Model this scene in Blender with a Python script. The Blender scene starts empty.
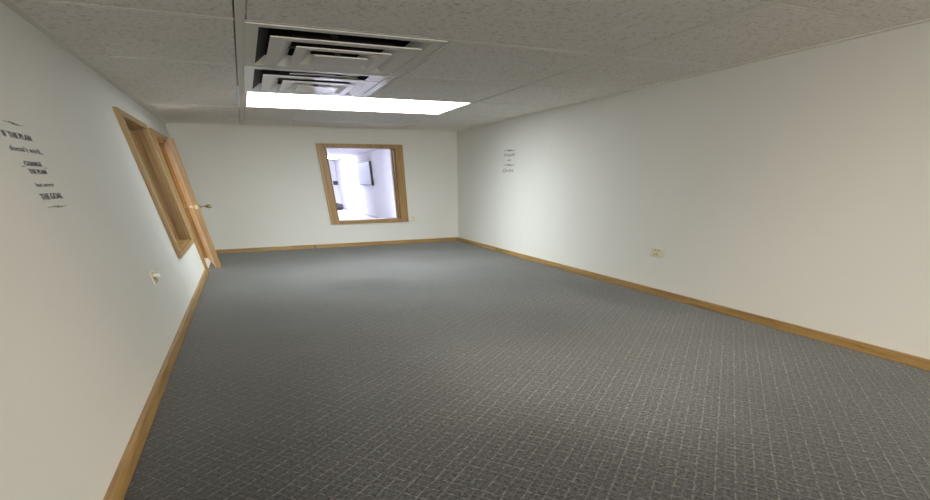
import bpy, bmesh, math, random
from mathutils import Vector, Matrix
sc = bpy.context.scene
COL = sc.collection
random.seed(4)

# ------------------------------------------------------------------ camera
cd = bpy.data.cameras.new('camera')
cam = bpy.data.objects.new('camera', cd)
COL.objects.link(cam)
M = Matrix(((0.92393871, 0.279812, -0.26084958),
            (-0.38249615, 0.66535699, -0.6410903),
            (-0.00582667, 0.69210211, 0.72177609))).to_4x4()
M.translation = Vector((0, 0, 1.4513))
cam.matrix_world = M
cd.sensor_fit = 'HORIZONTAL'
cd.sensor_width = 36.0
cd.lens = 371.012 * 36.0 / 930.0
cd.shift_x = (465.0 - 464.43) / 930.0
cd.shift_y = (566.38 - 250.0) / 930.0
cd.clip_start = 0.02
cd.clip_end = 200
sc.camera = cam

# ------------------------------------------------------------------ world, view
world = bpy.data.worlds.new('world')
sc.world = world
world.use_nodes = True
world.node_tree.nodes['Background'].inputs[0].default_value = (0.75, 0.82, 1, 1)
world.node_tree.nodes['Background'].inputs[1].default_value = 0.3
sc.view_settings.view_transform = 'Standard'
sc.view_settings.look = 'None'
sc.view_settings.gamma = 1.0
sc.view_settings.use_curve_mapping = False
sc.view_settings.exposure = 0.0
sc.cycles.use_denoising = True
sc.cycles.max_bounces = 16
sc.cycles.diffuse_bounces = 8
sc.cycles.sample_clamp_indirect = 8.0

LAMP_NEAR, LAMP_FAR, LAMP_REAR_ADDED = 3.3, 14.0, 5.5   # strength of the room's ceiling lights; the rear one is an added, unseen fixture
LAMP_HALL = 9.5
LAMP_ROOM2 = 19.0

REAR_FILL = 620.0
ld = bpy.data.lights.new('rear_fill_light', 'AREA')
ld.shape = 'RECTANGLE'
ld.size, ld.size_y = 3.7, 1.75
ld.energy = REAR_FILL
ld.color = (1.0, 0.95, 0.86)
lo = bpy.data.objects.new('rear_fill_light', ld)
COL.objects.link(lo)
lo.location = (1.0, -7.1, 1.25)
lo.rotation_euler = (math.radians(90), 0, 0)     # added fill for ceiling and near walls, from the made-up rear window

# ------------------------------------------------------------------ sizes of the room
XL, XR, YB, ZC = -1.36, 6.268, 15.713, 2.44
YF = -7.0
WT = 0.42                                          # wall thickness
HX, HY = -6.0, 39.0                                # hall beyond the left wall, far room beyond the back wall

# ------------------------------------------------------------------ materials
def mat(name):
    m = bpy.data.materials.new(name)
    m.use_nodes = True
    nt = m.node_tree
    return m, nt, nt.nodes['Principled BSDF']

def N(nt, kind, **kw):
    n = nt.nodes.new(kind)
    for k, v in kw.items():
        setattr(n, k, v)
    return n

def plain(name, c, rough=0.5, metal=0.0, spec=0.5):
    m, nt, b = mat(name)
    tc = N(nt, 'ShaderNodeTexCoord')
    no = N(nt, 'ShaderNodeTexNoise')
    no.inputs['Scale'].default_value = 9
    no.inputs['Detail'].default_value = 4
    nt.links.new(tc.outputs['Object'], no.inputs['Vector'])
    mx = N(nt, 'ShaderNodeMix', data_type='RGBA')
    mx.inputs['A'].default_value = tuple(x * 0.95 for x in c) + (1,)
    mx.inputs['B'].default_value = tuple(min(1, x * 1.04) for x in c) + (1,)
    nt.links.new(no.outputs['Fac'], mx.inputs['Factor'])
    nt.links.new(mx.outputs['Result'], b.inputs['Base Color'])
    b.inputs['Roughness'].default_value = rough
    b.inputs['Metallic'].default_value = metal
    b.inputs['Specular IOR Level'].default_value = spec
    return m

def paint(name, c, scuff=0.05):
    m, nt, b = mat(name)
    tc = N(nt, 'ShaderNodeTexCoord')
    no = N(nt, 'ShaderNodeTexNoise')
    no.inputs['Scale'].default_value = 0.9
    no.inputs['Detail'].default_value = 5
    nt.links.new(tc.outputs['Object'], no.inputs['Vector'])
    mx = N(nt, 'ShaderNodeMix', data_type='RGBA')
    mx.inputs['A'].default_value = tuple(x * (1 - scuff) for x in c) + (1,)
    mx.inputs['B'].default_value = tuple(min(1, x * (1 + scuff)) for x in c) + (1,)
    nt.links.new(no.outputs['Fac'], mx.inputs['Factor'])
    nt.links.new(mx.outputs['Result'], b.inputs['Base Color'])
    b.inputs['Roughness'].default_value = 0.62
    b.inputs['Specular IOR Level'].default_value = 0.3
    n2 = N(nt, 'ShaderNodeTexNoise')
    n2.inputs['Scale'].default_value = 45
    n2.inputs['Detail'].default_value = 3
    nt.links.new(tc.outputs['Object'], n2.inputs['Vector'])
    bp = N(nt, 'ShaderNodeBump')
    bp.inputs['Strength'].default_value = 0.06
    bp.inputs['Distance'].default_value = 0.01
    nt.links.new(n2.outputs['Fac'], bp.inputs['Height'])
    nt.links.new(bp.outputs['Normal'], b.inputs['Normal'])
    return m

def oak(name, axis, base=(0.43, 0.265, 0.095), dark=(0.25, 0.14, 0.042), rough=0.38):
    """varnished oak, the grain running along axis 0, 1 or 2"""
    m, nt, b = mat(name)
    tc = N(nt, 'ShaderNodeTexCoord')
    mp = N(nt, 'ShaderNodeMapping')
    s = [22.0, 22.0, 22.0]
    s[axis] = 1.1
    mp.inputs['Scale'].default_value = s
    nt.links.new(tc.outputs['Object'], mp.inputs['Vector'])
    no = N(nt, 'ShaderNodeTexNoise')
    no.inputs['Scale'].default_value = 1.0
    no.inputs['Detail'].default_value = 6
    no.inputs['Roughness'].default_value = 0.6
    no.inputs['Distortion'].default_value = 0.6
    nt.links.new(mp.outputs['Vector'], no.inputs['Vector'])
    cr = N(nt, 'ShaderNodeValToRGB')
    cr.color_ramp.elements[0].position = 0.32
    cr.color_ramp.elements[0].color = dark + (1,)
    cr.color_ramp.elements[1].position = 0.62
    cr.color_ramp.elements[1].color = base + (1,)
    nt.links.new(no.outputs['Fac'], cr.inputs['Fac'])
    nt.links.new(cr.outputs['Color'], b.inputs['Base Color'])
    b.inputs['Roughness'].default_value = rough
    bp = N(nt, 'ShaderNodeBump')
    bp.inputs['Strength'].default_value = 0.15
    bp.inputs['Distance'].default_value = 0.004
    nt.links.new(no.outputs['Fac'], bp.inputs['Height'])
    nt.links.new(bp.outputs['Normal'], b.inputs['Normal'])
    return m

WALL = paint('wall_paint', (0.735, 0.73, 0.69), 0.035)
WALL2 = paint('far_room_paint', (0.78, 0.78, 0.80), 0.02)
OAKX, OAKY, OAKZ = oak('oak_x', 0), oak('oak_y', 1), oak('oak_z', 2)
DOOROAK = oak('door_oak', 2, (0.40, 0.24, 0.08), (0.22, 0.12, 0.035), 0.35)
JAMB = oak('jamb_oak', 2, (0.33, 0.18, 0.05), (0.13, 0.065, 0.016), 0.35)
WHITEMETAL = plain('white_enamel', (0.82, 0.79, 0.72), 0.6, 0.0, 0.25)
WHITEGLOSS = plain('white_gloss_enamel', (0.88, 0.88, 0.90), 0.24)
GRID = plain('ceiling_grid_enamel', (0.84, 0.81, 0.74), 0.9, 0.0, 0.05)
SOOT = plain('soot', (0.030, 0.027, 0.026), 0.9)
DUST = plain('dusty_metal', (0.10, 0.095, 0.09), 0.8)
IVORY = plain('ivory_plastic', (0.74, 0.70, 0.52), 0.35)
IVORYD = plain('ivory_recess', (0.66, 0.61, 0.42), 0.4)
BLACK = plain('black_plastic', (0.02, 0.02, 0.022), 0.5)
VINYL = plain('navy_vinyl', (0.075, 0.08, 0.12), 0.7)
VINYLG = plain('grey_vinyl', (0.17, 0.175, 0.20), 0.7)
BRASS = plain('satin_brass', (0.60, 0.50, 0.32), 0.45, 1.0)
STEEL = plain('steel', (0.55, 0.55, 0.55), 0.3, 1.0)
BAG = plain('dark_nylon', (0.045, 0.045, 0.06), 0.8)
PRINT = plain('pale_print', (0.60, 0.63, 0.72), 0.4)
VINYLFLOOR = plain('pale_vinyl_floor', (0.72, 0.71, 0.72), 0.4)
WHITEPL = plain('white_plastic', (0.82, 0.82, 0.8), 0.3)

def emitter(name, c, s):
    m, nt, b = mat(name)
    b.inputs['Base Color'].default_value = (0.9, 0.9, 0.9, 1)
    b.inputs['Emission Color'].default_value = tuple(c) + (1,)
    b.inputs['Emission Strength'].default_value = s
    return m

def glass():
    m = bpy.data.materials.new('window_glass')
    m.use_nodes = True
    nt = m.node_tree
    nt.nodes.clear()
    out = N(nt, 'ShaderNodeOutputMaterial')
    tr = N(nt, 'ShaderNodeBsdfTransparent')
    tr.inputs[0].default_value = (0.97, 0.98, 0.98, 1)
    gl = N(nt, 'ShaderNodeBsdfGlossy')
    gl.inputs['Roughness'].default_value = 0.02
    fr = N(nt, 'ShaderNodeFresnel')
    fr.inputs['IOR'].default_value = 1.45
    mx = N(nt, 'ShaderNodeMixShader')
    nt.links.new(fr.outputs[0], mx.inputs[0])
    nt.links.new(tr.outputs[0], mx.inputs[1])
    nt.links.new(gl.outputs[0], mx.inputs[2])
    nt.links.new(mx.outputs[0], out.inputs[0])
    return m
GLASS = glass()

def carpet():
    m, nt, b = mat('carpet')
    L = nt.links.new
    tc = N(nt, 'ShaderNodeTexCoord')
    # wobble the woven grid a little
    wob = N(nt, 'ShaderNodeTexNoise')
    wob.inputs['Scale'].default_value = 9
    wob.inputs['Detail'].default_value = 2
    L(tc.outputs['Object'], wob.inputs['Vector'])
    wm = N(nt, 'ShaderNodeVectorMath', operation='SCALE')
    wm.inputs['Scale'].default_value = 0.022
    L(wob.outputs['Color'], wm.inputs[0])
    va = N(nt, 'ShaderNodeVectorMath', operation='ADD')
    L(tc.outputs['Object'], va.inputs[0])
    L(wm.outputs[0], va.inputs[1])
    rot = N(nt, 'ShaderNodeMapping')
    rot.inputs['Rotation'].default_value = (0, 0, math.radians(48.9))   # woven grid lies askew to the room
    L(va.outputs[0], rot.inputs['Vector'])
    sp = N(nt, 'ShaderNodeSeparateXYZ')
    L(rot.outputs[0], sp.inputs[0])
    def math_(op, a, bb=None, c=None):
        n = N(nt, 'ShaderNodeMath', operation=op)
        for i, v in enumerate((a, bb, c)):
            if v is None: continue
            if isinstance(v, (int, float)): n.inputs[i].default_value = v
            else: L(v, n.inputs[i])
        return n.outputs[0]
    def line(sock, pitch, w, off=0.0):
        f = math_('FRACT', math_('ADD', math_('DIVIDE', sock, pitch), off))
        d = math_('ABSOLUTE', math_('SUBTRACT', f, 0.5))
        n = N(nt, 'ShaderNodeMapRange', interpolation_type='SMOOTHSTEP')
        n.inputs['From Min'].default_value = w * 1.4
        n.inputs['From Max'].default_value = w * 0.5
        L(d, n.inputs['Value'])
        return n.outputs[0]
    P = 0.125
    lx = line(sp.outputs['X'], P, 0.052)
    ly = line(sp.outputs['Y'], P, 0.045)
    lx2 = line(sp.outputs['X'], P, 0.05, 0.5)
    ly2 = line(sp.outputs['Y'], P, 0.05, 0.5)
    # tufts
    t1 = N(nt, 'ShaderNodeTexNoise')
    t1.inputs['Scale'].default_value = 38
    t1.inputs['Detail'].default_value = 5
    t1.inputs['Roughness'].default_value = 0.7
    L(tc.outputs['Object'], t1.inputs['Vector'])
    t2 = N(nt, 'ShaderNodeTexNoise')
    t2.inputs['Scale'].default_value = 24
    t2.inputs['Detail'].default_value = 3
    L(tc.outputs['Object'], t2.inputs['Vector'])
    t3 = N(nt, 'ShaderNodeTexNoise')
    t3.inputs['Scale'].default_value = 0.7
    t3.inputs['Detail'].default_value = 3
    L(tc.outputs['Object'], t3.inputs['Vector'])
    base = N(nt, 'ShaderNodeValToRGB')
    e = base.color_ramp.elements
    e[0].position, e[0].color = 0.38, CARPET_DARK + (1,)
    e[1].position, e[1].color = 0.63, CARPET_MID + (1,)
    L(t1.outputs['Fac'], base.inputs['Fac'])
    # threads: pale where they surface
    brk = N(nt, 'ShaderNodeMapRange')
    brk.inputs['From Min'].default_value = 0.42
    brk.inputs['From Max'].default_value = 0.62
    L(t2.outputs['Fac'], brk.inputs['Value'])
    br2 = math_('ADD', math_('MULTIPLY', brk.outputs[0], 0.85), 0.15)
    m1 = math_('MULTIPLY', math_('MAXIMUM', lx, math_('MULTIPLY', ly, 0.8)), br2)
    m2 = math_('MULTIPLY', math_('MAXIMUM', lx2, ly2), 0.25)
    mk = math_('MULTIPLY', math_('MAXIMUM', m1, m2), 0.46)
    mx = N(nt, 'ShaderNodeMix', data_type='RGBA')
    L(mk, mx.inputs['Factor'])
    L(base.outputs['Color'], mx.inputs['A'])
    mx.inputs['B'].default_value = CARPET_LINE + (1,)
    # big soft wear, worn dark marks, and light patches painted into the colour
    wr = N(nt, 'ShaderNodeMapRange')
    wr.inputs['From Min'].default_value = 0.3
    wr.inputs['From Max'].default_value = 0.7
    wr.inputs['To Min'].default_value = 0.85
    wr.inputs['To Max'].default_value = 1.15
    L(t3.outputs['Fac'], wr.inputs['Value'])
    fac = wr.outputs[0]
    so = N(nt, 'ShaderNodeSeparateXYZ')
    wv = N(nt, 'ShaderNodeVectorMath', operation='SCALE')
    wv.inputs['Scale'].default_value = 0.5
    L(t3.outputs['Color'], wv.inputs[0])
    wa = N(nt, 'ShaderNodeVectorMath', operation='ADD')
    L(tc.outputs['Object'], wa.inputs[0])
    L(wv.outputs[0], wa.inputs[1])
    L(wa.outputs[0], so.inputs[0])
    for (cx, cy, rx, ry, k) in STAINS_AND_LIGHT:
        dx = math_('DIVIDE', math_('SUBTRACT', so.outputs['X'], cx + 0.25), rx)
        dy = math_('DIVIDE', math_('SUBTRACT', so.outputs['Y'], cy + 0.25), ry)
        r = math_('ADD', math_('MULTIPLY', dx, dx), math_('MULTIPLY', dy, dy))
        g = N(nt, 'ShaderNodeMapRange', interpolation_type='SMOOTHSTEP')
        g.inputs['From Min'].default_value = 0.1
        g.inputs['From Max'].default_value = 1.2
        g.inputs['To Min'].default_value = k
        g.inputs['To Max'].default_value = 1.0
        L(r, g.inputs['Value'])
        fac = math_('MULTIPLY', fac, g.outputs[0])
    ml = N(nt, 'ShaderNodeVectorMath', operation='SCALE')
    L(mx.outputs['Result'], ml.inputs[0])
    L(fac, ml.inputs['Scale'])
    L(ml.outputs[0], b.inputs['Base Color'])
    b.inputs['Roughness'].default_value = 0.9
    b.inputs['Specular IOR Level'].default_value = 0.15
    b.inputs['Sheen Weight'].default_value = 0.42
    b.inputs['Sheen Roughness'].default_value = 0.35
    b.inputs['Sheen Tint'].default_value = (0.85, 0.87, 0.85, 1)
    h = math_('ADD', t1.outputs['Fac'], math_('MULTIPLY', m1, 0.6))
    bp = N(nt, 'ShaderNodeBump')
    bp.inputs['Strength'].default_value = 0.5
    bp.inputs['Distance'].default_value = 0.012
    L(h, bp.inputs['Height'])
    L(bp.outputs['Normal'], b.inputs['Normal'])
    return m
CARPET_DARK = (0.016, 0.016, 0.017)
CARPET_MID = (0.094, 0.098, 0.105)
CARPET_LINE = (0.30, 0.285, 0.235)
STAINS_AND_LIGHT = [(5.7, 6.7, 0.65, 1.8, 0.50), (1.7, 9.3, 0.9, 0.9, 0.68), (4.3, 10.2, 1.3, 0.8, 0.88),
          (3.5, 5.0, 2.9, 3.6, 1.85), (-0.9, 4.5, 1.3, 5.0, 0.70), (4.8, 1.2, 2.4, 1.8, 0.84)]    # this row: painted-in light, sheen on mid-room nap, dimmer left edge and near right
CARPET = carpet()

def tile_mat():
    m, nt, b = mat('acoustic_tile')
    L = nt.links.new
    tc = N(nt, 'ShaderNodeTexCoord')
    n1 = N(nt, 'ShaderNodeTexNoise')
    n1.inputs['Scale'].default_value = 26
    n1.inputs['Detail'].default_value = 4
    n1.inputs['Roughness'].default_value = 0.65
    L(tc.outputs['Object'], n1.inputs['Vector'])
    cr = N(nt, 'ShaderNodeValToRGB')
    e = cr.color_ramp.elements
    e[0].position, e[0].color = 0.33, (0.62, 0.58, 0.53, 1)
    e[1].position, e[1].color = 0.46, (0.88, 0.84, 0.78, 1)
    e3 = e.new(0.7)
    e3.color = (0.93, 0.89, 0.83, 1)
    L(n1.outputs['Fac'], cr.inputs['Fac'])
    L(cr.outputs['Color'], b.inputs['Base Color'])
    b.inputs['Roughness'].default_value = 0.95
    b.inputs['Specular IOR Level'].default_value = 0.1
    bp = N(nt, 'ShaderNodeBump')
    bp.inputs['Strength'].default_value = 0.4
    bp.inputs['Distance'].default_value = 0.01
    L(n1.outputs['Fac'], bp.inputs['Height'])
    L(bp.outputs['Normal'], b.inputs['Normal'])
    return m
TILE = tile_mat()

# ------------------------------------------------------------------ helpers
def box(bm, x0, x1, y0, y1, z0, z1, bevel=0.0, mi=0):
    vs = [bm.verts.new((x, y, z)) for z in (z0, z1) for y in (y0, y1) for x in (x0, x1)]
    fs = [bm.faces.new([vs[i] for i in q]) for q in
          ((0, 2, 3, 1), (4, 5, 7, 6), (0, 1, 5, 4), (2, 6, 7, 3), (0, 4, 6, 2), (1, 3, 7, 5))]
    for f in fs: f.material_index = mi
    if bevel:
        es = list({e for f in fs for e in f.edges})
        bmesh.ops.bevel(bm, geom=es, offset=bevel, segments=2, affect='EDGES', profile=0.7)

def lathe(bm, prof, centre, axis, seg=24, mi=0):
    """prof: list of (radius, height along axis)"""
    ax = Vector(axis).normalized()
    u = ax.orthogonal().normalized()
    v = ax.cross(u)
    rings = []
    for r, h in prof:
        rings.append([bm.verts.new(Vector(centre) + ax * h + (u * math.cos(2 * math.pi * k / seg) + v * math.sin(2 * math.pi * k / seg)) * max(r, 1e-4)) for k in range(seg)])
    for a, b_ in zip(rings, rings[1:]):
        for k in range(seg):
            f = bm.faces.new((a[k], a[(k + 1) % seg], b_[(k + 1) % seg], b_[k]))
            f.material_index = mi
            f.smooth = True
    for rg in (rings[0], rings[-1]):
        f = bm.faces.new(rg)
        f.material_index = mi

def obj(name, bm, mats, parent=None, loc=None):
    bmesh.ops.recalc_face_normals(bm, faces=bm.faces[:])
    me = bpy.data.meshes.new(name)
    bm.to_mesh(me)
    bm.free()
    for m in (mats if isinstance(mats, (list, tuple)) else [mats]):
        me.materials.append(m)
    o = bpy.data.objects.new(name, me)
    COL.objects.link(o)
    if parent: o.parent = parent
    if loc: o.location = loc
    return o

def boxes(name, lst, mats, parent=None, bevel=0.0, loc=None):
    bm = bmesh.new()
    for b in lst: box(bm, *b[:6], bevel, b[6] if len(b) > 6 else 0)
    return obj(name, bm, mats, parent, loc)

def struct(o):
    o['kind'] = 'structure'
    return o

def tag(o, label, cat, group=None):
    o['label'] = label
    o['category'] = cat
    if group: o['group'] = group
    return o

def empty(name, loc, rz=0):
    o = bpy.data.objects.new(name, None)
    o.empty_display_size = 0.1
    COL.objects.link(o)
    o.location = loc
    o.rotation_euler = (0, 0, rz)
    return o

def ring_frame(name, axis, a0, a1, outer, inner, m, parent=None, open_bottom=False):
    """one connected frame; axis is its thin direction from a0 to a1, outer and inner are (u0, u1, v0, v1)"""
    def corners(r): return [(r[0], r[2]), (r[1], r[2]), (r[1], r[3]), (r[0], r[3])]
    def pt(a, u, v): return {0: (a, u, v), 1: (u, a, v), 2: (u, v, a)}[axis]
    bm = bmesh.new()
    V = {(k, a): [bm.verts.new(pt(a, u, v)) for u, v in corners(r)] for k, r in (('o', outer), ('i', inner)) for a in (a0, a1)}
    sides = (1, 2, 3) if open_bottom else (0, 1, 2, 3)
    for k in sides:
        n = (k + 1) % 4
        for a in (a0, a1): bm.faces.new((V['o', a][k], V['o', a][n], V['i', a][n], V['i', a][k]))
        for q in 'oi': bm.faces.new((V[q, a0][k], V[q, a0][n], V[q, a1][n], V[q, a1][k]))
    if open_bottom:
        for k in (1, 0): bm.faces.new((V['o', a0][k], V['o', a1][k], V['i', a1][k], V['i', a0][k]))
    bmesh.ops.recalc_face_normals(bm, faces=bm.faces[:])
    es = [e for e in bm.edges if len(e.link_faces) == 2 and e.calc_face_angle(0) > 1.2]
    bmesh.ops.bevel(bm, geom=es, offset=0.004, segments=2, affect='EDGES')
    return obj(name, bm, m, parent)

# ------------------------------------------------------------------ shell
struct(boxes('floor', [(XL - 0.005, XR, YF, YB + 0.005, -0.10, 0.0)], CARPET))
struct(boxes('floor_hall', [(HX, XL - 0.005, YF, HY, -0.10, 0.0), (XL - 0.005, XR, YB + 0.005, HY, -0.10, 0.0)], VINYLFLOOR))

# left wall with the window and the doorway
WY0, WY1, WZ0, WZ1 = 9.41, 11.41, 0.63, 2.10      # opening of the side window
DY0, DY1, DZ1 = 12.30, 14.95, 2.09                # doorway
xa, xb = XL - WT, XL
struct(boxes('wall_left', [
    (xa, xb, YF, WY0, 0, ZC + 0.3), (xa, xb, WY0, WY1, 0, WZ0), (xa, xb, WY0, WY1, WZ1, ZC + 0.3),
    (xa, xb, WY1, DY0, 0, ZC + 0.3), (xa, xb, DY0, DY1, DZ1, ZC + 0.3), (xa, xb, DY1, YB, 0, ZC + 0.3)], WALL))
# back wall with its window
BX0, BX1, BZ0, BZ1 = 2.33, 4.325, 0.595, 2.092
ya, yb = YB, YB + WT
struct(boxes('wall_back', [
    (xa, BX0, ya, yb, 0, ZC + 0.3), (BX0, BX1, ya, yb, 0, BZ0), (BX0, BX1, ya, yb, BZ1, ZC + 0.3),
    (BX1, XR, ya, yb, 0, ZC + 0.3)], WALL))
struct(boxes('wall_right', [(XR, XR + WT, YF, YB + WT, 0, ZC + 0.3)], WALL))
RX0, RX1, RZ0, RZ1 = -0.9, 2.9, 0.35, 2.15        # opening of the window added behind the camera to hold the fill lamp
struct(boxes('wall_front', [(XL, RX0, YF - WT, YF, 0, ZC + 0.3), (RX1, XR, YF - WT, YF, 0, ZC + 0.3),
                            (RX0, RX1, YF - WT, YF, 0, RZ0), (RX0, RX1, YF - WT, YF, RZ1, ZC + 0.3)], WALL))
# room and hall beyond
struct(boxes('wall_right_far_room', [(XR, XR + WT, YB + WT, HY, 0, ZC + 0.3)], WALL2))
struct(boxes('wall_back_far_room', [(HX, XR + WT, HY, HY + WT, 0, ZC + 0.3)], WALL2))
struct(boxes('wall_left_hall', [(HX - WT, HX, YF, HY, 0, ZC + 0.3)], WALL2))
struct(boxes('wall_front_hall', [(HX, xa, YF - WT, YF, 0, ZC + 0.3)], WALL2))
struct(boxes('ceiling_hall', [(HX, xa, YF, HY, ZC, ZC + 0.1), (xa, XR, YB + WT, HY, ZC, ZC + 0.1)], WALL2))

# ceiling: tiles lying in a grid, holes where lights and vents sit
TX = [XL, 0.375, 4.44, XR]
ROWS = [-5.94, -3.93, -1.92, 0.09, 2.10, 4.10, 6.105, 8.105, 10.11, 12.11, 14.08]
TY = [YF] + ROWS + [YB]
T, TC, G = 0.042, 0.024, 0.014      # half widths of the grid bars, shadow gap beside them
LIGHTS = [8, 4, 0]                 # index into ROWS of the near edge of each light: rows 10.11, 2.10, -5.94
VENTS = [6, 7]
XM = 0.375 + (4.44 - 0.375) / 2
bm = bmesh.new()
for j in range(len(TY) - 1):
    for i in range(3):
        x0, x1, y0, y1 = TX[i], TX[i + 1], TY[j], TY[j + 1]
        r = j - 1
        gx0, gx1 = (T + G if i else 0), (T + G if i < 2 else 0)
        if i == 1 and r in LIGHTS: continue
        if i == 1 and r in VENTS: x0, gx0 = XM, TC + G
        box(bm, x0 + gx0, x1 - gx1, y0 + TC + G, y1 - TC - G, ZC + 0.003, ZC + 0.05)
box(bm, XL, XR, YF, YB, ZC + 0.62, ZC + 0.66)
struct(obj('ceiling', bm, TILE))
bars = [(x - T, x + T, YF, YB, ZC, ZC + 0.004) for x in TX[1:3]]
for r, y in enumerate(ROWS):
    for i in range(3):
        bars.append((TX[i] + (T if i else 0), TX[i + 1] - (T if i < 2 else 0), y - TC, y + TC, ZC + 0.0023, ZC + 0.004))
for r in VENTS:
    bars.append((XM - TC, XM + TC, ROWS[r] + TC, ROWS[r + 1] - TC, ZC + 0.0023, ZC + 0.004))
bars += [(XL, XL + 0.07, YF, YB, ZC - 0.004, ZC + 0.006), (XR - 0.07, XR, YF, YB, ZC - 0.004, ZC + 0.006),
         (XL + 0.07, XR - 0.07, YB - 0.07, YB, ZC - 0.004, ZC + 0.006), (XL + 0.07, XR - 0.07, YF, YF + 0.07, ZC - 0.004, ZC + 0.006)]
struct(boxes('trim_1', bars, GRID, bevel=0.0))

# baseboards
BH, BT = 0.088, 0.045
def base_run(name, lst, m):
    bm = bmesh.new()
    for (x0, x1, y0, y1) in lst:
        box(bm, x0, x1, y0, y1, 0.0, BH, 0.010)
    struct(obj(name, bm, m))
base_run('baseboard_left', [(XL, XL + BT, YF, DY0 - 0.15), (XL, XL + BT, DY1 + 0.15, YB)], OAKY)
base_run('baseboard_right', [(XR - BT, XR, YF, YB)], OAKY)
base_run('baseboard_back', [(XL + BT, 1.475, YB - BT, YB), (1.50, XR - BT, YB - BT, YB)], OAKX)
struct(boxes('trim_3', [(1.47, 1.505, YB - BT + 0.006, YB, 0, BH - 0.004)], SOOT))     # dark joint between the two back boards
base_run('baseboard_front', [(XL + BT, XR - BT, YF, YF + BT)], OAKX)
struct(boxes('baseboard_far_room', [(XR - 0.02, XR, YB + WT, HY, 0, 0.05)], plain('far_baseboard', (0.42, 0.40, 0.40), 0.5)))

# ------------------------------------------------------------------ side window
def casing_y(name, x0, x1, y0, y1, z0, z1, w, wz, m, parent=None, floor=False):
    """picture-frame casing flat on a wall whose normal is X"""
    return ring_frame(name, 0, x0, x1, (y0 - w, y1 + w, z0 - (0 if floor else wz), z1 + wz), (y0, y1, z0, z1), m, parent, floor)

cw, cz = 0.215, 0.062
w1 = struct(casing_y('window_1', XL, XL + 0.055, WY0, WY1, WZ0, WZ1, cw, cz, OAKZ))
lt = 0.045
for q in (WY0, WY1 - lt):
    boxes('window_jamb', [(xa - 0.02, XL, q, q + lt, WZ0 + 0.012, WZ1 - 0.012)], JAMB, w1, 0.003)
boxes('window_head', [(xa - 0.02, XL, WY0, WY1, WZ1 - 0.012, WZ1)], JAMB, w1)
boxes('window_sill', [(xa - 0.02, XL + 0.01, WY0, WY1, WZ0, WZ0 + 0.012)], OAKY, w1)
xm = XL - 0.22
ring_frame('window_stop', 0, xm - 0.05, xm + 0.05, (WY0 + lt, WY1 - lt, WZ0 + 0.012, WZ1 - 0.012), (WY0 + lt + 0.04, WY1 - lt - 0.04, WZ0 + 0.026, WZ1 - 0.026), OAKZ, w1)
boxes('window_pane', [(xm - 0.006, xm + 0.006, WY0 + lt + 0.03, WY1 - lt - 0.03, WZ0 + 0.022, WZ1 - 0.022)], GLASS, w1)
casing_y('outer_casing', xa - 0.055, xa, WY0, WY1, WZ0, WZ1, cw, cz, OAKZ, w1)

# ------------------------------------------------------------------ back window
cw2 = 0.22
def casing_x(name, y0, y1, x0, x1, z0, z1, w, wz, m, parent=None):
    return ring_frame(name, 1, y0, y1, (x0 - w, x1 + w, z0 - wz, z1 + wz), (x0, x1, z0, z1), m, parent)
w2 = struct(casing_x('window_2', YB - 0.055, YB, BX0, BX1, BZ0, BZ1, cw2, 0.064, OAKZ))
for q in (BX0, BX1 - lt):
    boxes('window_jamb', [(q, q + lt, YB, YB + WT + 0.02, BZ0 + 0.012, BZ1 - 0.012)], JAMB, w2, 0.003)
boxes('window_head', [(BX0, BX1, YB, YB + WT + 0.02, BZ1 - 0.012, BZ1)], OAKX, w2)
boxes('window_sill', [(BX0, BX1, YB - 0.01, YB + WT + 0.02, BZ0, BZ0 + 0.012)], OAKX, w2)
ym = YB + 0.22
for q in (BX0 + lt, BX1 - lt - 0.03):
    boxes('window_stop', [(q, q + 0.03, ym - 0.04, ym + 0.04, BZ0 + 0.012, BZ1 - 0.012)], OAKZ, w2)
boxes('window_pane', [(BX0 + lt + 0.02, BX1 - lt - 0.02, ym - 0.006, ym + 0.006, BZ0 + 0.012, BZ1 - 0.012)], GLASS, w2)
casing_x('outer_casing', YB + WT, YB + WT + 0.055, BX0, BX1, BZ0, BZ1, cw2, 0.064, OAKZ, w2)

w3 = struct(casing_x('added_window_3', YF, YF + 0.055, RX0, RX1, RZ0, RZ1, cw2, 0.064, OAKZ))  # unseen window, added so the fill lamp has an opening
for x in (RX0 + 0.06, 1.0, RX1 - 0.06):
    boxes('added_window_sash', [(x - 0.06, x + 0.06, YF - 0.30, YF - 0.2, RZ0, RZ1)], WHITEPL, w3)

# ------------------------------------------------------------------ doorway and the ajar door
dc = struct(casing_y('trim_2', XL, XL + 0.055, DY0, DY1, 0, DZ1, 0.15, 0.062, OAKZ, None, True))
for q in (DY0, DY1 - lt):
    boxes('door_jamb', [(xa - 0.02, XL, q, q + lt, 0, DZ1 - 0.014)], JAMB, dc, 0.002)
boxes('door_head', [(xa - 0.02, XL, DY0, DY1, DZ1 - 0.014, DZ1)], JAMB, dc)
boxes('door_stop', [(xa + 0.02, xa + 0.11, DY0 + lt, DY0 + lt + 0.04, 0, DZ1 - 0.03)], OAKZ, dc)
boxes('door_stop', [(xa + 0.02, xa + 0.11, DY0 + lt, DY1 - lt, DZ1 - 0.03, DZ1 - 0.014)], OAKZ, dc)
casing_y('outer_casing', xa - 0.055, xa, DY0, DY1, 0, DZ1, 0.15, 0.062, OAKZ, dc, True)

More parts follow.
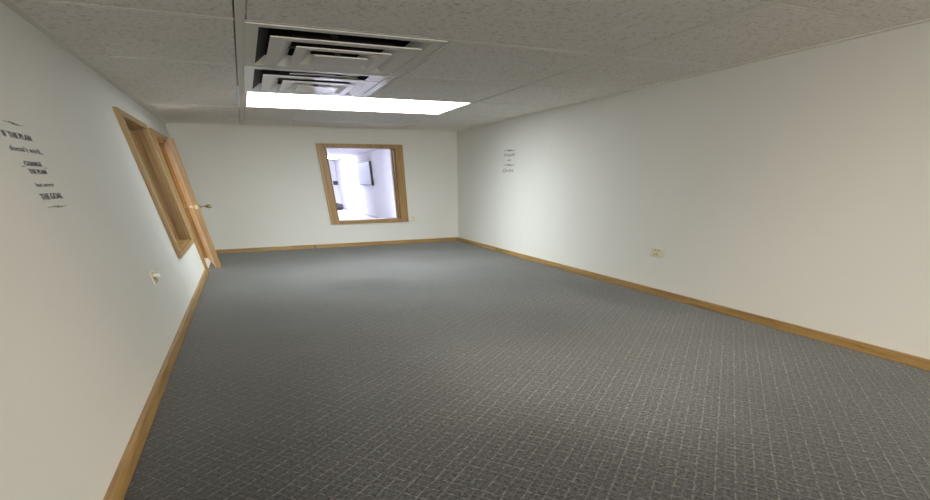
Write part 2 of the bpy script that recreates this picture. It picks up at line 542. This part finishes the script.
LW, LH, LT_ = 2.12, 2.062, 0.062
door = boxes('door_1', [(-LT_, LT_, -LW, 0, 0.012, LH)], DOOROAK, None, 0.004)
door.location = (-1.425, 14.885, 0)
door.rotation_euler = (0, 0, 0.147)
struct(door)
KY, KZ = -LW + 0.2, 1.065
for s, nm in ((1, 'door_knob'), (-1, 'door_knob')):
    bm = bmesh.new()
    c = (s * LT_, KY, KZ)
    a = (s, 0, 0)
    lathe(bm, [(0.001, 0), (0.11, 0.0), (0.11, 0.012), (0.06, 0.03), (0.028, 0.04), (0.026, 0.13), (0.05, 0.15), (0.075, 0.18), (0.082, 0.21), (0.075, 0.245), (0.04, 0.262), (0.001, 0.265)], c, a)
    for v in bm.verts:
        v.co.z = KZ + (v.co.z - KZ) * 0.36
    obj(nm, bm, BRASS, door)
boxes('latch_plate', [(-0.035, 0.035, -LW - 0.003, -LW + 0.01, KZ - 0.03, KZ + 0.03)], BRASS, door)
for z in (0.25, 1.05, 1.83):
    boxes('hinge', [(LT_ - 0.005, LT_ + 0.03, -0.10, -0.004, z - 0.045, z + 0.045)], STEEL, door, 0.004)

# ------------------------------------------------------------------ ceiling lights
def ceiling_light(x0, x1, y0, y1, c, s, label, group='ceiling lights', name='ceiling_light'):
    cx, cy = (x0 + x1) / 2, (y0 + y1) / 2
    root = empty(name, (cx, cy, ZC))
    tag(root, label, 'light', group)
    hx, hy = (x1 - x0) / 2, (y1 - y0) / 2
    f = 0.05
    ring_frame('light_frame', 2, 0.002, 0.016, (-hx, hx, -hy, hy), (-hx + f, hx - f, -hy + f, hy - f), WHITEMETAL, root)
    boxes('light_housing', [(-hx, hx, -hy, hy, 0.10, 0.11), (-hx, -hx + 0.01, -hy, hy, 0.016, 0.105), (hx - 0.01, hx, -hy, hy, 0.016, 0.105),
                            (-hx + 0.005, hx - 0.005, -hy, -hy + 0.01, 0.016, 0.105), (-hx + 0.005, hx - 0.005, hy - 0.01, hy, 0.016, 0.105)], WHITEMETAL, root)
    boxes('light_diffuser', [(-hx + f, hx - f, -hy + f, hy - f, 0.006, 0.012)], emitter('lit_diffuser', c, s), root)
    return root
WARM, COOL, LAV = (1.0, 0.90, 0.76), (0.93, 1.0, 1.0), (0.80, 0.80, 1.0)
e = T
ceiling_light(0.375 + e, 4.44 - e, 10.11 + e, 12.11 - e, COOL, LAMP_FAR, 'lit rectangular ceiling light between the two vents and the back wall')
ceiling_light(0.375 + e, 4.44 - e, 2.10 + e, 4.10 - e, WARM, LAMP_NEAR, 'ceiling light at the top edge of the photo, only its corner in view')
ceiling_light(0.375 + e, 4.44 - e, -5.94 + e, -3.93 - e, WARM, LAMP_REAR_ADDED, 'added ceiling light behind the camera, out of view, brightening the near walls')  # unseen fixture, added to brighten the near end of the room
def far_light(x0, x1, y0, y1, c, s, label):
    cx, cy = (x0 + x1) / 2, (y0 + y1) / 2
    root = empty('ceiling_light', (cx, cy, ZC))
    tag(root, label, 'light')
    hx, hy = (x1 - x0) / 2, (y1 - y0) / 2
    f = 0.06
    ring_frame('light_frame', 2, -0.02, -0.001, (-hx, hx, -hy, hy), (-hx + f, hx - f, -hy + f, hy - f), WHITEPL, root)
    boxes('light_diffuser', [(-hx + f, hx - f, -hy + f, hy - f, -0.014, -0.002)], emitter('lit_diffuser_cool', c, s), root)
far_light(4.2, 6.0, 31.6, 36.0, LAV, LAMP_ROOM2, 'lit ceiling light of the bright room beyond the back window')
far_light(1.0, 5.0, 20.0, 22.0, LAV, LAMP_ROOM2, 'ceiling light of the far room just beyond the back wall')
far_light(-4.6, -3.0, 11.0, 15.0, (1.0, 0.95, 0.88), LAMP_HALL, 'ceiling light of the hall outside the oak door')

# ------------------------------------------------------------------ air vents
def ring(bm, ho, fl, hi, z0, rise, t=0.004):
    """square louvre ring: flat flange of width fl, then a sheet sloping up and in; top faces carry dust"""
    prof = [(ho, z0 + 0.007), (ho, z0), (ho - fl, z0), (hi, z0 + rise)]
    top = [(hi, z0 + rise + t), (ho - fl, z0 + t), (ho - 0.012, z0 + t), (ho - 0.012, z0 + 0.007)]
    P = prof + top
    loops = [[bm.verts.new((sx * h, sy * (h - 0.03), z)) for sx, sy in ((-1, -1), (1, -1), (1, 1), (-1, 1))] for h, z in P]
    n = len(P)
    for a in range(n):
        b_ = (a + 1) % n
        for k in range(4):
            f = bm.faces.new((loops[a][k], loops[a][(k + 1) % 4], loops[b_][(k + 1) % 4], loops[b_][k]))
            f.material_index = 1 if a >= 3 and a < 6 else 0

def vent(row, m, label, damper=False):
    y0, y1 = ROWS[row] + T, ROWS[row + 1] - T
    x0, x1 = 0.375 + T, XM - T
    cx, cy = (x0 + x1) / 2, (y0 + y1) / 2
    hx, hy = (x1 - x0) / 2, (y1 - y0) / 2
    root = empty('ceiling_vent', (cx, cy, ZC))
    tag(root, label, 'air vent', 'square ceiling vents')
    o = 0.86
    bm = bmesh.new()
    box(bm, -hx, hx, -hy, -o, -0.002, 0.006, 0.002)
    box(bm, -hx, hx, o, hy, -0.002, 0.006, 0.002)
    box(bm, -hx, -o, -o, o, -0.002, 0.006, 0.002)
    box(bm, o, hx, -o, o, -0.002, 0.006, 0.002)
    P = [(o, 0.004), (o - 0.13, 0.058), (o - 0.13, 0.062), (o, 0.010)]     # inner cone of the frame
    loops = [[bm.verts.new((sx * h, sy * h, z)) for sx, sy in ((-1, -1), (1, -1), (1, 1), (-1, 1))] for h, z in P]
    for a in range(4):
        for k in range(4):
            f = bm.faces.new((loops[a][k], loops[a][(k + 1) % 4], loops[(a + 1) % 4][(k + 1) % 4], loops[(a + 1) % 4][k]))
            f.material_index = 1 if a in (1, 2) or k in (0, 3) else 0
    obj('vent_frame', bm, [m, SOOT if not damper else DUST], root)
    bm = bmesh.new()
    box(bm, -o - 0.03, o + 0.03, -o - 0.03, -o, 0.006, 0.40)
    box(bm, -o - 0.03, o + 0.03, o, o + 0.03, 0.006, 0.40)
    box(bm, -o - 0.03, -o, -o, o, 0.006, 0.40)
    box(bm, o, o + 0.03, -o, o, 0.006, 0.40)
    box(bm, -o - 0.03, o + 0.03, -o - 0.03, o + 0.03, 0.40, 0.42)
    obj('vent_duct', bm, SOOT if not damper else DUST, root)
    for ho, fl, hi, z in ((0.76, 0.12, 0.50, -0.030), (0.50, 0.10, 0.27, -0.040)):
        bm = bmesh.new()
        ring(bm, ho, fl, hi, z, 0.062)
        obj('vent_louver', bm, [m, SOOT if not damper else DUST], root)
    bm = bmesh.new()
    box(bm, -0.29, 0.29, -0.22, 0.22, -0.050, -0.043, 0.002)
    obj('vent_centre_plate', bm, m, root)
    bm = bmesh.new()
    for sx in (-1, 1):
        continue
        for sy in (-1, 1):
            box(bm, sx * 0.62 - 0.02, sx * 0.62 + 0.02, sy * 0.62 - 0.02, sy * 0.62 + 0.02, 0.02, 0.40)
            box(bm, sx * 0.24 - 0.02, sx * 0.24 + 0.02, sy * 0.2 - 0.02, sy * 0.2 + 0.02, -0.008, 0.40)
            box(bm, sx * 0.40 - 0.02, sx * 0.40 + 0.02, sy * 0.40 - 0.02, sy * 0.40 + 0.02, 0.01, 0.40)
    box(bm, -0.03, 0.03, -0.03, 0.03, -0.042, 0.40)
    box(bm, -0.62, 0.62, -0.02, 0.02, 0.018, 0.028)
    obj('vent_hanger', bm, DUST, root)
    return root
vent(6, WHITEMETAL, 'square ceiling vent with black soot around its stepped plates, farther from the ceiling light')
v2 = vent(7, WHITEGLOSS, 'cleaner white square ceiling vent right beside the lit ceiling light', True)
# bent damper blades hanging into the near side of the second vent
bm = bmesh.new()
for (x, y, ang, ln) in ((0.22, -0.63, 0.35, 0.30), (0.22, -0.63, -0.45, 0.30), (-0.12, -0.66, 0.06, 0.30)):
    c, s = math.cos(ang), math.sin(ang)
    b2 = bmesh.new()
    box(b2, -ln, ln, -0.03, 0.03, -0.004, 0.004)
    for v in b2.verts:
        X, Y = v.co.x, v.co.y
        v.co = Vector((x + X * c - Y * s, y + X * s + Y * c, v.co.z + 0.004 + X * 0.02))
    tmp = bpy.data.meshes.new('tmp'); b2.to_mesh(tmp); b2.free(); bm.from_mesh(tmp); bpy.data.meshes.remove(tmp)
obj('damper_blade', bm, WHITEGLOSS, v2)

# ------------------------------------------------------------------ outlets
SLOT = plain('slot_shadow_brown', (0.16, 0.14, 0.10), 0.8)
def outlet(name, origin, n, w, h, label, plug=False, m=IVORY, dark=SLOT):
    """plate centred on origin, local x along the wall, local y out of the wall"""
    root = empty(name, origin)
    nx, ny = n
    root.rotation_euler = (0, 0, math.atan2(-nx, ny))        # local +Y -> normal
    tag(root, label, 'outlet', None)
    bm = bmesh.new()
    box(bm, -w / 2, w / 2, 0, 0.018, -h / 2, h / 2, 0.006)
    obj('cover_plate', bm, m, root)
    for s in (-1, 1):
        bm = bmesh.new()
        box(bm, -w * 0.28, w * 0.28, 0.018, 0.026, s * h * 0.24 - h * 0.15, s * h * 0.24 + h * 0.15, 0.003)
        r = obj('receptacle', bm, IVORYD, root)
        for q in (-1, 1):
            boxes('slot', [(q * w * 0.1 - 0.008, q * w * 0.1 + 0.008, 0.026, 0.028, s * h * 0.24 - h * 0.05, s * h * 0.24 + h * 0.07)], dark, r)
    bm = bmesh.new()
    lathe(bm, [(0.010, 0), (0.010, 0.005), (0.001, 0.007)], (0, 0.018, 0), (0, 1, 0), 10)
    obj('screw', bm, STEEL, root)
    if plug:
        bm = bmesh.new()
        box(bm, -w * 0.30, w * 0.30, 0.026, 0.10, h * 0.12, h * 0.40, 0.01)
        obj('plugged_cap', bm, WHITEPL, root)
    return root
outlet('wall_outlet', (XR, 6.44, 0.560), (-1, 0), 0.30, 0.112, 'ivory outlet on the long right wall above its baseboard')
outlet('wall_outlet', (XL, 6.80, 0.632), (1, 0), 0.27, 0.118, 'ivory outlet with a white cap plugged in on the left wall below the side window', True)
outlet('wall_outlet', (4.715, YB, 0.592), (0, -1), 0.22, 0.112, 'pale outlet on the back wall touching the lower corner of the window frame', m=plain('pale_plate', (0.74, 0.74, 0.62), 0.4), dark=IVORYD)
outlet('wall_outlet', (XR, 30.3, 0.36), (-1, 0), 0.30, 0.112, 'small outlet low on the bright far room wall under the hanging picture', m=WHITEPL)

# ------------------------------------------------------------------ wall lettering
def text_mesh(text, shear, weight):
    cu = bpy.data.curves.new('lettered_word', 'FONT')
    cu.body = text
    cu.offset = weight
    cu.shear = shear
    cu.space_character = 1.12
    tmp = bpy.data.objects.new('lettered_word', cu)
    COL.objects.link(tmp)
    dg = bpy.context.evaluated_depsgraph_get()
    me = bpy.data.meshes.new_from_object(tmp.evaluated_get(dg))
    bpy.data.objects.remove(tmp)
    xs = [v.co.x for v in me.vertices]
    ys = [v.co.y for v in me.vertices]
    return me, (min(xs), max(xs), min(ys), max(ys))

def lettering(text, w, h, origin, facing, m, parent, shear=0.0, weight=0.0):
    """flat vinyl letters, one part per word: width w along the wall, height h, centred on origin; facing 'L' or 'R' wall"""
    words = [text_mesh(t, shear, weight) for t in text.split()]
    gap = 0.34
    total = sum(b[1] - b[0] for _, b in words) + gap * (len(words) - 1)
    y0, y1 = min(b[2] for _, b in words), max(b[3] for _, b in words)
    at = 0.0
    for me, b in words:
        bm = bmesh.new()
        bm.from_mesh(me)
        bpy.data.meshes.remove(me)
        r = bmesh.ops.extrude_face_region(bm, geom=bm.faces[:])
        for v in [g for g in r['geom'] if isinstance(g, bmesh.types.BMVert)]:
            v.co.z += 1.0
        for v in bm.verts:
            u = ((v.co.x - b[0] + at) / total - 0.5) * w
            t = ((v.co.y - y0) / (y1 - y0) - 0.5) * h
            d = 0.001 + 0.003 * v.co.z
            v.co = Vector((d, u, t)) if facing == 'L' else Vector((-d, -u, t))
        at += b[1] - b[0] + gap
        obj('lettered_word', bm, m, parent, origin)

def flourish(name, w, h, origin, facing, m, parent, waves=3, th=0.004):
    bm = bmesh.new()
    n = 48
    prev = None
    for k in range(n + 1):
        u = k / n
        env = math.exp(-((u - 0.5) / 0.2) ** 2)
        t = h * 0.5 * env * math.sin(u * waves * 2 * math.pi * 2) + h * 0.25 * math.sin(u * math.pi * 2)
        tt = th * (0.35 + 0.9 * env)
        uu = (u - 0.5) * w
        vs = []
        for d in (0.001, 0.004):
            for q in (-1, 1):
                p = Vector((d, uu, t + q * tt)) if facing == 'L' else Vector((-d, -uu, t + q * tt))
                vs.append(bm.verts.new(p))
        if prev:
            for a, b_ in ((0, 1), (1, 3), (3, 2), (2, 0)):
                bm.faces.new((prev[a], prev[b_], vs[b_], vs[a]))
        else:
            bm.faces.new((vs[0], vs[1], vs[3], vs[2]))
        prev = vs
    bm.faces.new((prev[0], prev[1], prev[3], prev[2]))
    return obj(name, bm, m, parent, origin)

q = empty('wall_quote', (XL, 4.83, 1.5))
tag(q, 'navy vinyl quote about changing the plan, lettered on the left wall', 'wall lettering')
def L_(text, y, z, w, h, m=VINYL, **k): lettering(text, w, h, (0, y - 4.83, z - 1.5), 'L', m, q, **k)
flourish('flourish', 0.36, 0.010, (0, 0.05, 0.238), 'L', VINYLG, q, 3, 0.0022)
L_('IF THE PLAN', 4.825, 1.679, 0.51, 0.027, weight=0.004)
L_("doesn't work,", 4.845, 1.614, 0.60, 0.031, VINYLG)
L_('CHANGE', 4.820, 1.547, 0.34, 0.023, weight=0.003)
for s in (-1, 1):
    flourish('flourish', 0.06, 0.003, (0, -0.01 + s * 0.22, 0.030), 'L', VINYLG, q, 1, 0.0018)
L_('THE PLAN', 4.825, 1.509, 0.35, 0.023, weight=0.003)
L_('but never', 4.820, 1.443, 0.38, 0.022, VINYLG)
L_('THE GOAL', 4.825, 1.383, 0.475, 0.031, weight=0.006)
flourish('flourish', 0.44, 0.010, (0, 0.00, -0.173), 'L', VINYLG, q, 3, 0.0022)

q2 = empty('wall_quote', (XR, 12.2, 1.76))
tag(q2, 'small dark script lettering high on the right wall near the back corner', 'wall lettering')
def R_(text, y, z, w, h, m=VINYL, **k): lettering(text, w, h, (0, y - 12.2, z - 1.76), 'R', m, q2, **k)
flourish('flourish', 0.60, 0.026, (0, 0.02, 0.178), 'R', VINYLG, q2, 2, 0.009)
R_('Simple', 12.23, 1.860, 0.60, 0.066, VINYLG, shear=0.3)
flourish('flourish', 0.28, 0.008, (0, 0.02, 0.018), 'R', VINYLG, q2, 1, 0.007)
flourish('flourish', 0.62, 0.020, (0, 0.01, -0.066), 'R', VINYLG, q2, 2, 0.009)
R_('Quiet', 12.25, 1.600, 0.60, 0.066, VINYLG, shear=0.3)

# ------------------------------------------------------------------ far room things
pic = empty('framed_picture', (XR, 29.05, 1.70))
tag(pic, 'framed picture with a pale print hanging on the bright far room wall', 'picture')
hy, hz = 1.58, 0.43
ring_frame('picture_frame', 0, -0.12, -0.005, (-hy, hy, -hz, hz), (-hy + 0.10, hy - 0.06, -hz + 0.018, hz - 0.018), BLACK, pic)
boxes('print', [(-0.11, -0.01, -hy + 0.10, hy - 0.06, -hz + 0.018, hz - 0.018)], PRINT, pic)

th = empty('wall_phone', (6.12, HY, 1.33))
tag(th, 'small black wall phone on the far end wall beyond the back window', 'phone')
bm = bmesh.new(); box(bm, -0.18, 0.18, -0.12, 0, -0.10, 0.10, 0.02); obj('phone_body', bm, BLACK, th)
bm = bmesh.new(); box(bm, -0.12, 0.02, -0.19, -0.12, -0.085, 0.085, 0.02); obj('handset', bm, BLACK, th)

bag = empty('duffel_bag', (5.45, 37.2, 0))
tag(bag, 'dark bundle on the floor at the end of the bright far room', 'bag')
bm = bmesh.new()
lathe(bm, [(0.02, -0.62), (0.13, -0.60), (0.165, -0.48), (0.17, 0.0), (0.165, 0.48), (0.13, 0.60), (0.02, 0.62)], (0, 0, 0.17), (1, 0, 0), 20)
for v in bm.verts: v.co.y *= 1.8
obj('bag_body', bm, BAG, bag)
bm = bmesh.new()
for s in (-1, 1):
    box(bm, s * 0.22 - 0.03, s * 0.22 + 0.03, -0.32, -0.28, 0.10, 0.36)
box(bm, -0.25, 0.25, -0.32, -0.28, 0.34, 0.37)
obj('bag_handle', bm, BLACK, bag)
